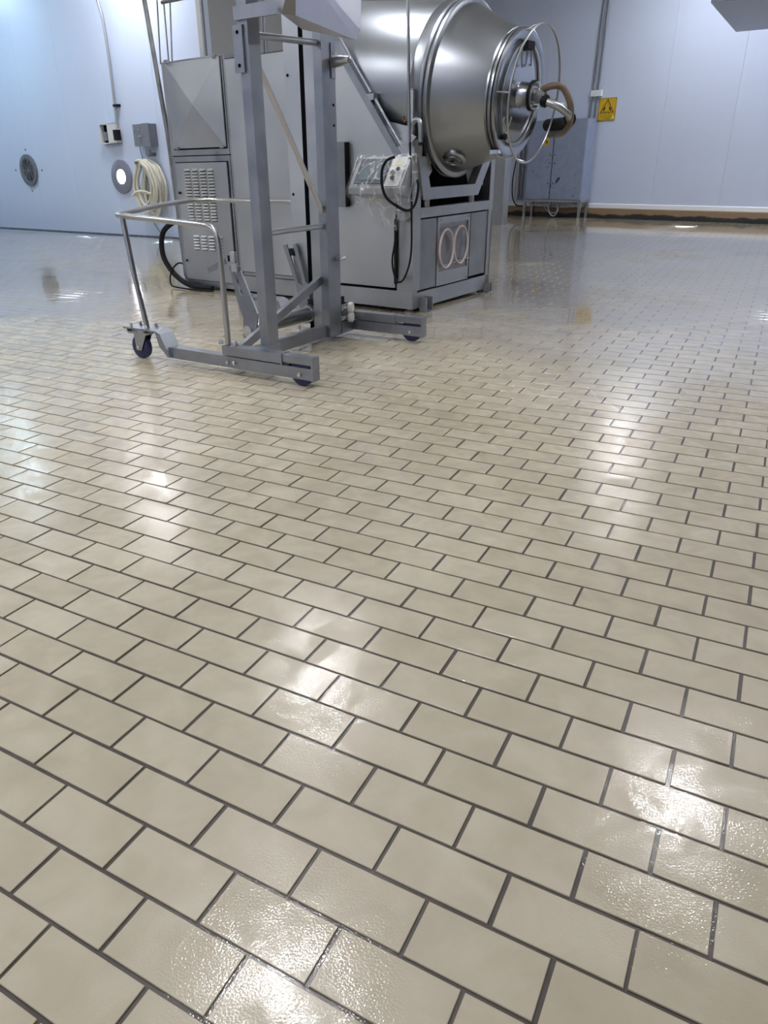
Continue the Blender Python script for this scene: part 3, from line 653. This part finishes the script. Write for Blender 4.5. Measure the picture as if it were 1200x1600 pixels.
# near upright, mast and ladder bars
bm = BM(); add_box(bm, -.36, -.30, .085, .175, .166, 2.35); up = finish('near_upright', bm, 'lifter_steel', bl, bev=.004)
box('splice_plate', 'lifter_steel', up, -.385, -.325, .072, .0845, 1.52, 1.72, .003)
for z in (1.55, 1.69): disc('bolt_hole', 'black_void', up, (-.355, .0719, z), (0, -1, 0), .009, .002, 10)
box('foot_block', 'lifter_steel', bl, -.37, -.29, .03, .18, .106, .1655, .003)
bm = BM(); add_box(bm, -.515, -.462, .912, .925, .034, 2.3); add_box(bm, -.462, -.455, .912, 1.05, .034, 2.3); add_box(bm, -.515, -.509, .925, .96, .034, 2.3)
ms = finish('mast_channel', bm, 'lifter_steel', bl, bev=.003)
box('mast_slot', 'black_void', bl, -.684, -.625, 1.0, 1.045, .05, 2.3, 0)
box('mast_rail', 'frame_steel', bl, -.624, -.516, .965, 1.045, .05, 2.3, .003)
mp_ = box('mast_cover', 'panel_steel', bl, -.825, -.685, 1.03, 1.12, .17, 2.3, .004)
for z in (1.60, .92): disc('cover_screw', 'black_void', mp_, (-.80, 1.0299, z), (0, -1, 0), .009, .003, 10)
for z in (1.42, 1.31): disc('mast_bolt', 'black_void', ms, (-.4549, 1.02, z), (1, 0, 0), .008, .003, 10)
bm = BM(); add_box(bm, -.4545, -.448, 1.0, 1.045, 1.56, 1.74); finish('pin_plate', bm, 'lifter_steel', ms, bev=.002)
lathe('lock_pin', 'tube_steel', bl, [(0, 0), (0, .032), (.05, .030), (.13, .018), (.135, 0)], (-.447, 1.02, 1.645), (1, -.15, 0), 20)
bm = BM(); add_box(bm, -.4545, -.42, 1.0, 1.03, .52, .545); add_tube(bm, [(-.43, 1.0, .53), (-.43, 1.07, .535)], .012, 8); finish('latch', bm, 'frame_steel', ms)
for z, zz in ((1.685, 1.735), (.765, .74)): tube('rung', 'tube_steel', bl, [(-.33, .176, z), (-.49, .911, zz)], .0165, 14)
tube('diagonal_tube', 'hopper_steel', bl, [(-.33, .176, 1.57), (-.49, .911, .83)], .0165, 14)
_b0 = TR.Y(368, 552, .045); _b1 = TR.Y(504, 437, .911)
bar('diagonal_brace', 'lifter_steel', bl, _b0, (-.517, .911, _b1.z), .03, .05)
bar('cross_beam', 'lifter_steel', bl, (-.51, .031, .078), (-.50, .911, .078), .045, .075, bev=.004)
bar('base_plate', 'lifter_steel', bl, (-.475, 1.05, .075), (-.475, 1.19, .075), .05, .075, bev=.004)
for y, z in ((1.12, .205), (1.12, .14)):
    disc('guide_roller', 'white_nylon', bl, (-.44, y, z), (1, .25, 0), .034, .03, 20); disc('roller_bolt', 'chrome', bl, (-.455, y - .02, z), (0, -1, 0), .017, .055, 10)
bar('roller_bracket', 'lifter_steel', bl, (-.465, 1.06, .17), (-.465, 1.17, .17), .016, .11)
# lift carriage: torsion tube and two arms
tt = tube('torsion_tube', 'tube_steel', bl, [(-.775, .47, .145), (-.655, 1.06, .172)], .048, 24)
tube('tube_collar', 'frame_steel', bl, [(-.674, .965, .168), (-.668, .995, .170)], .056, 24)
bm = BM(); add_box(bm, -.70, -.53, 1.0, 1.20, .10, .26); finish('drive_block', bm, 'black_rubber', bl, bev=.01)
def crop_pts(pts, c, s=6.0, ox=330, oy=360): return [(lambda p: (p.x, p.z))(TR.Y(ox + x / s, oy + y / s, c)) for x, y in pts]
A1 = ([(165, 335), (205, 395), (272, 600), (240, 650)], [(205, 330), (255, 330), (350, 575), (298, 612)], [(240, 650), (272, 600), (298, 612), (350, 575), (432, 780), (425, 950), (345, 1030), (303, 1000), (300, 820)])
A2 = ([(672, 140), (705, 130), (815, 490), (792, 515)], [(765, 130), (795, 125), (885, 480), (860, 520)], [(792, 515), (815, 490), (860, 520), (885, 480), (945, 560), (965, 650), (955, 800), (870, 790), (830, 720)])
for pts, c in ((A1, .45), (A2, 1.0)):
    bm = BM()
    for q in pts: add_prism(bm, crop_pts(q, c), 1, c, c + .012)
    ar = finish('lift_arm', bm, 'lifter_steel', bl)
    if c < .5:
        pv = TR.Y(330 + 350 / 6, 360 + 945 / 6, c); disc('pivot_cap', 'chrome', ar, (pv.x, c - .0005, pv.z), (0, -1, 0), .036, .014, 24)
        pb = TR.Y(330 + 232 / 6, 360 + 345 / 6, c); box('arm_tip', 'hopper_steel', ar, pb.x - .02, pb.x + .022, c - .022, c - .0005, pb.z - .025, pb.z + .025, .003)
        pb = TR.Y(330 + 172 / 6, 360 + 268 / 6, c); box('arm_pad', 'black_rubber', ar, pb.x - .016, pb.x + .016, c, c + .04, pb.z - .016, pb.z + .02, .003)
        pb = TR.Y(330 + 205 / 6, 360 + 250 / 6, c); box('arm_head', 'hopper_steel', ar, pb.x - .018, pb.x + .018, c - .01, c + .014, pb.z - .03, pb.z + .03, .006)
        p1, p2 = TR.Y(326, 423, c), TR.Y(352, 408, c); bar('arm_lever', 'lifter_steel', ar, p1, p2, .012, .035)
    else:
        pb = TR.Y(330 + 752 / 6, 360 + 200 / 6, c); box('arm_pad', 'black_rubber', ar, pb.x - .02, pb.x + .02, c, c + .04, pb.z - .025, pb.z + .02, .003)
# bin / hopper held at the top of the mast
def TPt(x, y, c): return TR.Y(x, y, c)
H = [TPt(425, 3, .12), TPt(440, 22, .14), TPt(462, 24, .20), TPt(472, 46, .34), TPt(556, 63, .86), TPt(563, 47, .92), TPt(549, 45, .80), TPt(420, -60, .12), TPt(462, -70, .16), TPt(566, -60, 1.05), TPt(480, -80, 1.05), TPt(500, -90, .5), TPt(440, 10, .5), TPt(500, 20, .9)]
bm = BM(); vs = [bm.verts.new(p) for p in H]; bmesh.ops.convex_hull(bm, input=vs)
bmesh.ops.delete(bm, geom=[v for v in bm.verts if not v.link_faces], context='VERTS')
hpz = finish('hopper', bm, 'hopper_steel', bl); hpz['label'] = 'folded sheet steel hopper above the mast'
e_ = [TPt(508, -3, .74), TPt(548, 45, .80)]; 
b0, b1 = TPt(394, 9, .12), TPt(442, 24, .12); box('hopper_bracket', 'lifter_steel', bl, min(b0.x, -.37), b1.x, .07, .0845, b1.z, b0.z, .002)

# ------------------------------------------------------------------ on the left wall
def lw(px_, py_, c=0): return LW.Y(px_, py_, c)
def on_wall(frame, name, label, cat, group=None): return thing(name, label, cat, frame.o, frame.deg, group)
# round fan grille
c = lw(46, 266); R_ = .275
fan = on_wall(LW, 'fan_grille', 'dark grey round fan grille low on the left wall', 'vent')
lathe('rim', 'fan_grey', fan, [(0.0, R_), (.03, R_), (.035, R_ - .02), (.035, R_ - .07), (.02, R_ - .08), (.0, R_ - .08)], (c.x, -.001, c.z), (0, -1, 0), 48)
lathe('backing', 'black_void', fan, [(0, 0), (0, R_ - .08), (.006, R_ - .08), (.006, 0)], (c.x, -.001, c.z), (0, -1, 0), 40)
for r in (.03, .06, .09, .12, .15, .18):
    tube('wire_ring', 'ring_grey', fan, [V((c.x + r * math.cos(PI * k / 18), -.028, c.z + r * math.sin(PI * k / 18))) for k in range(36)], .005, 6, True)
for a in range(4): tube('wire_spoke', 'ring_grey', fan, [V((c.x + s * .195 * math.cos(PI * a / 4), -.022, c.z + s * .195 * math.sin(PI * a / 4))) for s in (-1, 1)], .005, 6)
for a in range(4):
    p = lw(*((40, 234), (66, 266), (51, 298), (25, 266))[a]); disc('anchor', 'pipe_old', fan, (p.x, -.001, p.z), (0, -1, 0), .018, .01, 10)
# lit round opening
c = lw(191.5, 276); R_ = .265
ro = on_wall(LW, 'porthole', 'grey round plate with a bright lit opening, beside the hose coil', 'porthole')
lathe('plate', 'ring_grey', ro, [(0, .115), (.03, .115), (.034, .12), (.034, R_ - .012), (.028, R_), (0, R_)], (c.x, -.001, c.z), (0, -1, 0), 56)
lathe('lit_opening', 'daylight_hole', ro, [(0.004, 0), (.004, .1155), (.006, .1155), (.006, 0)], (c.x, -.001, c.z), (0, -1, 0), 40)
tube('cross_wire', 'ring_grey', ro, [(c.x - .114, -.02, c.z), (c.x + .0, -.02, c.z)], .004, 6); tube('cross_wire', 'ring_grey', ro, [(c.x, -.02, c.z - .114), (c.x, -.02, c.z + .114)], .004, 6)
# open switch box with conduit
a, b_ = lw(162, 194), lw(191, 224)
sb = on_wall(LW, 'switch_box', 'white open switch box at the lower end of the wall conduit', 'switch box')
bm = BM(); w0, w1, z0, z1 = a.x, b_.x, b_.z, a.z
for q in ((w0, w1, -.10, -.001, z0, z0 + .015), (w0, w1, -.10, -.001, z1 - .015, z1), (w0, w0 + .015, -.10, -.001, z0, z1), (w1 - .22, w1, -.10, -.001, z0, z1), (w0, w1, -.012, -.001, z0, z1)): add_box(bm, *q)
finish('casing', bm, 'box_white', sb); box('interior', 'black_void', sb, w0 + .016, w1 - .221, -.02, -.013, z0 + .016, z1 - .016, 0)
box('socket', 'grey_box', sb, w0 + .03, w0 + .13, -.07, -.021, z0 + .05, z0 + .18, .015)
box('gland', 'black_rubber', sb, w1 - .035, w1 + .045, -.13, -.04, z0 + .045, z0 + .20, .012)
box('cover_flap', 'box_white', sb, w0 - .04, w0 - .002, -.09, -.001, z0 + .0, z0 + .14, .004)
cd_ = tube('wall_conduit', 'conduit', None, [LW.world(V((p.x, -.045, p.z))) for p in (to_ceiling(lw(160, 14), lw(154, -6)), lw(154, -6), lw(160, 14), lw(164, 30), lw(175, 100), lw(187, 200))], .021, 12, smooth=6)
tag(cd_, 'bent grey conduit running up the left wall from the switch box', 'conduit')
p = lw(185, 165); sdl = on_wall(LW, 'pipe_clamp', 'small dark clamp holding the left wall conduit', 'clamp'); box('saddle', 'black_rubber', sdl, p.x - .05, p.x + .06, -.075, -.001, p.z - .018, p.z + .018, .004)
# grey push-button box
a, b_ = lw(219, 195), lw(248, 228)
jb = on_wall(LW, 'button_box', 'grey push-button box on the left wall above the hose coil', 'control box')
box('casing', 'grey_box', jb, a.x, b_.x, -.16, -.001, b_.z, a.z, .008); box('side_cover', 'grey_box', jb, a.x + .235, b_.x + .01, -.175, -.161, b_.z - .008, a.z + .006, .004)
for u, v in ((.06, .07), (.16, .07), (.14, .17), (.19, .17), (.17, .25)): disc('button', 'chrome', jb, (a.x + u, -.1605, a.z - v), (0, -1, 0), .017, .016, 12)
tube('box_lead', 'conduit_dark', jb, [V((lw(222, 229).x, -.05, lw(222, 229).z)), V((lw(225, 240).x, -.06, lw(225, 240).z)), V((lw(229, 252).x, -.06, lw(229, 252).z))], .008, 6)
# hook with hose coil
p = lw(240, 250)
hk_ = on_wall(LW, 'hose_hook', 'grey wall hook above the cream hose coil', 'hook'); disc('knob', 'fan_grey', hk_, (p.x + .06, -.10, p.z + .10), (0, -1, 0), .055, .06, 14); tube('stem', 'fan_grey', hk_, [(p.x + .06, -.001, p.z + .08), (p.x + .06, -.10, p.z + .08)], .03, 10)
tube('peg', 'fan_grey', hk_, [(p.x - .10, -.001, p.z - .045), (p.x - .10, -.30, p.z - .035)], .022, 10)
ho = on_wall(LW, 'hose_coil', 'cream rubber hose hung in loose loops on the left wall', 'hose'); RH = random.Random(11)
path = []
for k in range(11):
    rxx = .24 + RH.uniform(-.05, .07); rzz = .40 + RH.uniform(-.10, .03); cxx = p.x - .04 + RH.uniform(-.03, .12); yy = -.06 - .02 * k
    for q in range(16):
        th = PI / 2 + 2 * PI * q / 16; zz = p.z - rzz + rzz * math.sin(th); sq = 1 - .35 * max(0, math.sin(th))
        path.append(V((cxx + rxx * sq * math.cos(th) - .06 * (1 if math.sin(th) > .9 else 0), yy - .02 * q / 16, zz - .0)))
tube('hose_loops', 'hose_cream', ho, path, .021, 8, smooth=3)
wr = [V((p.x - .29, -.20, p.z - .50)), V((p.x - .25, -.31, p.z - .52)), V((p.x - .10, -.33, p.z - .46)), V((p.x + .06, -.31, p.z - .46)), V((p.x + .12, -.25, p.z - .50))]
tube('binding_loop', 'hose_cream', ho, wr, .021, 8, smooth=5)
o = tube('wall_cable', 'conduit_dark', None, [LW.world(V((q.x, -.03, max(.012, q.z)))) for q in (lw(240, 338), lw(244, 350), lw(252, 362))] + [LW.world((-.15, -.12, .012)), LW.world((.1, -.2, .012)), LW.world((.35, -.25, .012))], .008, 6, smooth=5)
tag(o, 'thin dark cable dropping from the hose coil to the floor', 'cable')

# ------------------------------------------------------------------ at the back wall
def bw(px_, py_, c=0): return bwl.Y(px_, py_, c)
# painted electrical cabinet on a leg frame
ec = thing('electrical_cabinet', 'blue-grey two-door electrical cabinet on legs beside the wall conduits', 'cabinet', bwl.o, bwl.deg)
cf = -.42; a, b_ = bw(820, 312, cf), bw(906, 313, cf); zt = bw(906, 185, cf).z; zb = b_.z
box('carcass', 'grey_paint', ec, a.x, b_.x, cf + .02, -.08, zb, zt, .006)
xm = bw(862, 260, cf).x
box('door_gap', 'black_void', ec, xm - .012, xm + .012, cf + .012, cf + .0195, zb + .012, zt - .012, 0)
for x0, x1, nm in ((a.x + .006, xm - .010, 'door'), (xm + .010, b_.x - .006, 'door')):
    d_ = box(nm, 'grey_paint', ec, x0, x1, cf, cf + .0195, zb + .01, zt - .01, .004)
    xx = x1 - .04 if x1 < xm else x0 + .04
    for z in (1.12, .98, .62): disc('rivet', 'mark_dark', d_, (xx, cf - .0005, z), (0, -1, 0), .012, .008, 8)
    if x1 > xm:
        bm = BM(); q = bw(871, 283, cf); bm_p = [(q.x - .05, q.z - .05), (q.x - .01, q.z - .03), (q.x + .04, q.z + .03), (q.x + .05, q.z + .07), (q.x, q.z + .06), (q.x - .03, q.z + .01)]
        add_prism(bm, bm_p, 1, cf - .003, cf - .0005); finish('paint_chip', bm, 'mark_dark', d_)
    else:
        q = bw(854.5, 222, cf); st = prism('warning_sticker', 'sign_yellow', d_, [(q.x - .055, q.z - .05), (q.x + .055, q.z - .05), (q.x + .045, q.z + .06), (q.x - .045, q.z + .06)], 1, cf - .003, cf - .0005, 0)
        bm = BM(); add_prism(bm, [(q.x - .03, q.z - .012), (q.x + .03, q.z - .012), (q.x, q.z + .042)], 1, cf - .0045, cf - .0035); add_box(bm, q.x - .035, q.x + .035, cf - .0045, cf - .0035, q.z - .036, q.z - .026); finish('sticker_mark', bm, 'ink', st)
bm = BM(); RC = random.Random(2)
for k in range(34):
    X = RC.uniform(a.x + .05, b_.x - .05); Z = zb + .03 + RC.random() ** 2 * .7; s = RC.uniform(.004, .011); add_box(bm, X - s * .6, X + s * .6, cf - .0025, cf - .0005, Z - s, Z + s)
sc_ = finish('paint_scuffs', bm, 'mark_dark', ec); sc_['kind'] = 'stuff'
bm = BM(); add_box(bm, a.x - .03, b_.x + .02, cf + .0, -.08, zb - .045, zb - .001); finish('leg_frame', bm, 'frame_steel', ec)
for x in (a.x - .03, b_.x - .03):
    for y in (cf, -.125): box('leg', 'frame_steel', ec, x, x + .045, y, y + .045, 0.0, zb - .046, .003)
# tangled cables under it
cbn = ec
q = bw(860, 325, cf)
tube('cable', 'grey_cable', cbn, [(a.x + .05, -.30, zb - .09), (a.x + .3, -.36, zb - .12), (q.x - .1, -.38, zb - .10), (q.x - .02, -.40, .08), (q.x + .08, -.40, .035), (q.x + .14, -.40, .13), (q.x + .10, -.38, zb - .09), (q.x - .10, -.36, zb - .12), (q.x + .3, -.33, zb - .13), (b_.x - .1, -.3, zb - .07)], .013, 8, smooth=6)
tube('cable', 'grey_cable', cbn, [(q.x - .25, -.34, zb - .06), (q.x - .1, -.36, .12), (q.x + .05, -.37, .085), (q.x + .15, -.36, .16), (q.x + .02, -.34, zb - .05)], .011, 8, smooth=6)
tube('cable', 'dark_cable', cbn, [(q.x, -.41, zb - .046), (q.x + .01, -.42, zb - .10), (q.x - .01, -.40, zb - .14)], .008, 6, smooth=4)
# white wall post and its pipes, left of the cabinet
wp = thing('pipe_riser', 'grey pipe riser on the wall left of the electrical cabinet', 'pipe', bwl.o, bwl.deg)
a2 = bw(808, 300, -.08)
tube('pipe', 'conduit', wp, [(a2.x, -.09, .30), (a2.x, -.09, 1.75)], .04, 12); tube('pipe', 'conduit_dark', wp, [(a2.x + .1, -.09, .30), (a2.x + .1, -.09, 1.75)], .03, 12)
tube('lead', 'dark_cable', wp, [(a2.x - .02, -.14, 1.1), (a2.x - .08, -.15, .7), (a2.x - .06, -.15, .36), (a2.x + .06, -.17, .2), (a2.x + .22, -.2, .19)], .012, 8, smooth=5)
box('bracket', 'frame_steel', wp, a2.x - .05, a2.x + .15, -.07, -.001, .9, .94, .003)
# two conduits right of the cabinet
for k, (pts, lb) in enumerate((([(947, -20), (944.5, 2), (922, 180), (910, 280), (904.5, 318)], 'left of the two thin grey conduits beside the warning sign'), ([(954, -20), (951.5, 2), (931, 170), (922.5, 260), (919, 305), (915, 322), (906, 330)], 'right of the two thin grey conduits, hooked at its foot'))):
    P_ = [bwl.world(V((q.x, -.035 - (.035 if i > 4 else 0), q.z))) for i, q in enumerate(bw(x, y, -.035) for x, y in pts)]
    P_.insert(0, to_ceiling(P_[1], P_[0]))
    o = tube('conduit', 'conduit_dark', None, P_, .017, 10, smooth=5); tag(o, lb, 'conduit', 'conduits on the back wall')
q = bw(933, 146, 0)
cw = thing('conduit_clamp', 'white clamp holding both thin conduits above the warning sign', 'clamp', bwl.o, bwl.deg); bm = BM(); add_box(bm, q.x - .10, q.x + .11, -.062, -.0545, q.z - .05, q.z + .05); add_box(bm, q.x - .10, q.x - .092, -.0545, -.001, q.z - .05, q.z + .05); add_box(bm, q.x + .102, q.x + .11, -.0545, -.001, q.z - .05, q.z + .05); finish('strap', bm, 'white_trim', cw)
# yellow warning sign
sg = thing('warning_sign', 'yellow warning sign with black triangle and two hand shapes on the back wall', 'sign', bwl.o, bwl.deg)
a, b_ = bw(937.5, 154), bw(960.5, 188); w_, h_ = b_.x - a.x, a.z - b_.z
box('plate', 'sign_yellow', sg, a.x, b_.x, -.012, -.001, b_.z, a.z, 0)
def SG(u, v): return (a.x + u * w_, b_.z + v * h_)
def flat(bm, pts): add_prism(bm, [SG(*q) for q in pts], 1, -.0135, -.0125)
bm = BM()
for q in (((0, 0), (1, 0), (1, .018), (0, .018)), ((0, .982), (1, .982), (1, 1), (0, 1)), ((0, 0), (.022, 0), (.022, 1), (0, 1)), ((.978, 0), (1, 0), (1, 1), (.978, 1))): flat(bm, q)
finish('border', bm, 'ink', sg)
bm = BM(); T_ = ((.5, .96), (.10, .36), (.90, .36)); I_ = ((.5, .89), (.165, .39), (.835, .39))
for i in range(3): j = (i + 1) % 3; flat(bm, (T_[i], T_[j], I_[j], I_[i]))
finish('triangle', bm, 'ink', sg)
for s in (-1, 1):
    bm = BM(); flat(bm, [(.5 + s * u, v) for u, v in ((.10, .60), (.16, .62), (.21, .53), (.25, .46), (.20, .42), (.15, .47), (.11, .52))]); finish('hand_shape', bm, 'ink', sg)
RL = random.Random(9)
for v, u0, u1, hh, words in ((.315, .08, .92, .045, (4, 5, 4, 3)), (.20, .16, .78, .05, (5, 4)), (.085, .28, .70, .045, (5,))):
    bm = BM(); n = sum(words) + len(words) - 1; st_ = (u1 - u0) / n; u = u0
    for wd in words:
        for k in range(wd):
            x = u + st_ * .08; e2_ = x + st_ * .78; t = st_ * .25
            flat(bm, ((x, v - hh / 2), (x + t, v - hh / 2), (x + t, v + hh / 2), (x, v + hh / 2)))
            if RL.random() < .7: flat(bm, ((e2_ - t, v - hh / 2), (e2_, v - hh / 2), (e2_, v + hh / 2), (e2_ - t, v + hh / 2)))
            yy = RL.choice((v + hh / 2 - .006, v, v - hh / 2 + .006)); flat(bm, ((x + t, yy - .006), (e2_ - t, yy - .006), (e2_ - t, yy + .006), (x + t, yy + .006)))
            u += st_
        u += st_
    finish('text_line', bm, 'ink_faded', sg)
bm = BM(); flat(bm, ((.80, .10), (.93, .08), (.95, .20), (.86, .19))); finish('worn_patch', bm, 'label_cream', sg)
# steel post behind the machine
g0 = ground(778, 352); ps = thing('steel_post', 'short grey steel post standing behind the drum', 'post', g0, BW.deg)
box('post', 'conduit', ps, -.12, .05, -.09, .09, .011, 1.32, .006); box('flange', 'frame_steel', ps, .0505, .13, -.09, .09, .011, 1.32, .004); box('base_plate', 'conduit', ps, -.14, .15, -.12, .12, 0, .0105, .002)
# air cooler hung under the ceiling
g0 = ground(1150, 50, 2.6); ac = thing('air_cooler', 'large grey box-shaped air cooler hung below the ceiling, upper right', 'air cooler', (g0.x, g0.y, 2.6), -2)
box('casing', 'grey_paint', ac, 0, 4.2, -2.6, 0, .06, .95, .02); box('drip_tray', 'grey_paint', ac, -.0, 4.2, -2.6, .0, 0, .059, .01)
for x in (.2, 4.0):
    for y in (-2.4, -.2): tube('hanger', 'frame_steel', ac, [(x, y, .951), (x, y, CEIL - 2.602)], .012, 8)
for x in (1.0, 3.0): lathe('fan_ring', 'fan_grey', ac, [(0, .30), (.06, .32), (.06, .36), (0, .36)], (x, -2.601, .5), (0, -1, 0), 32)
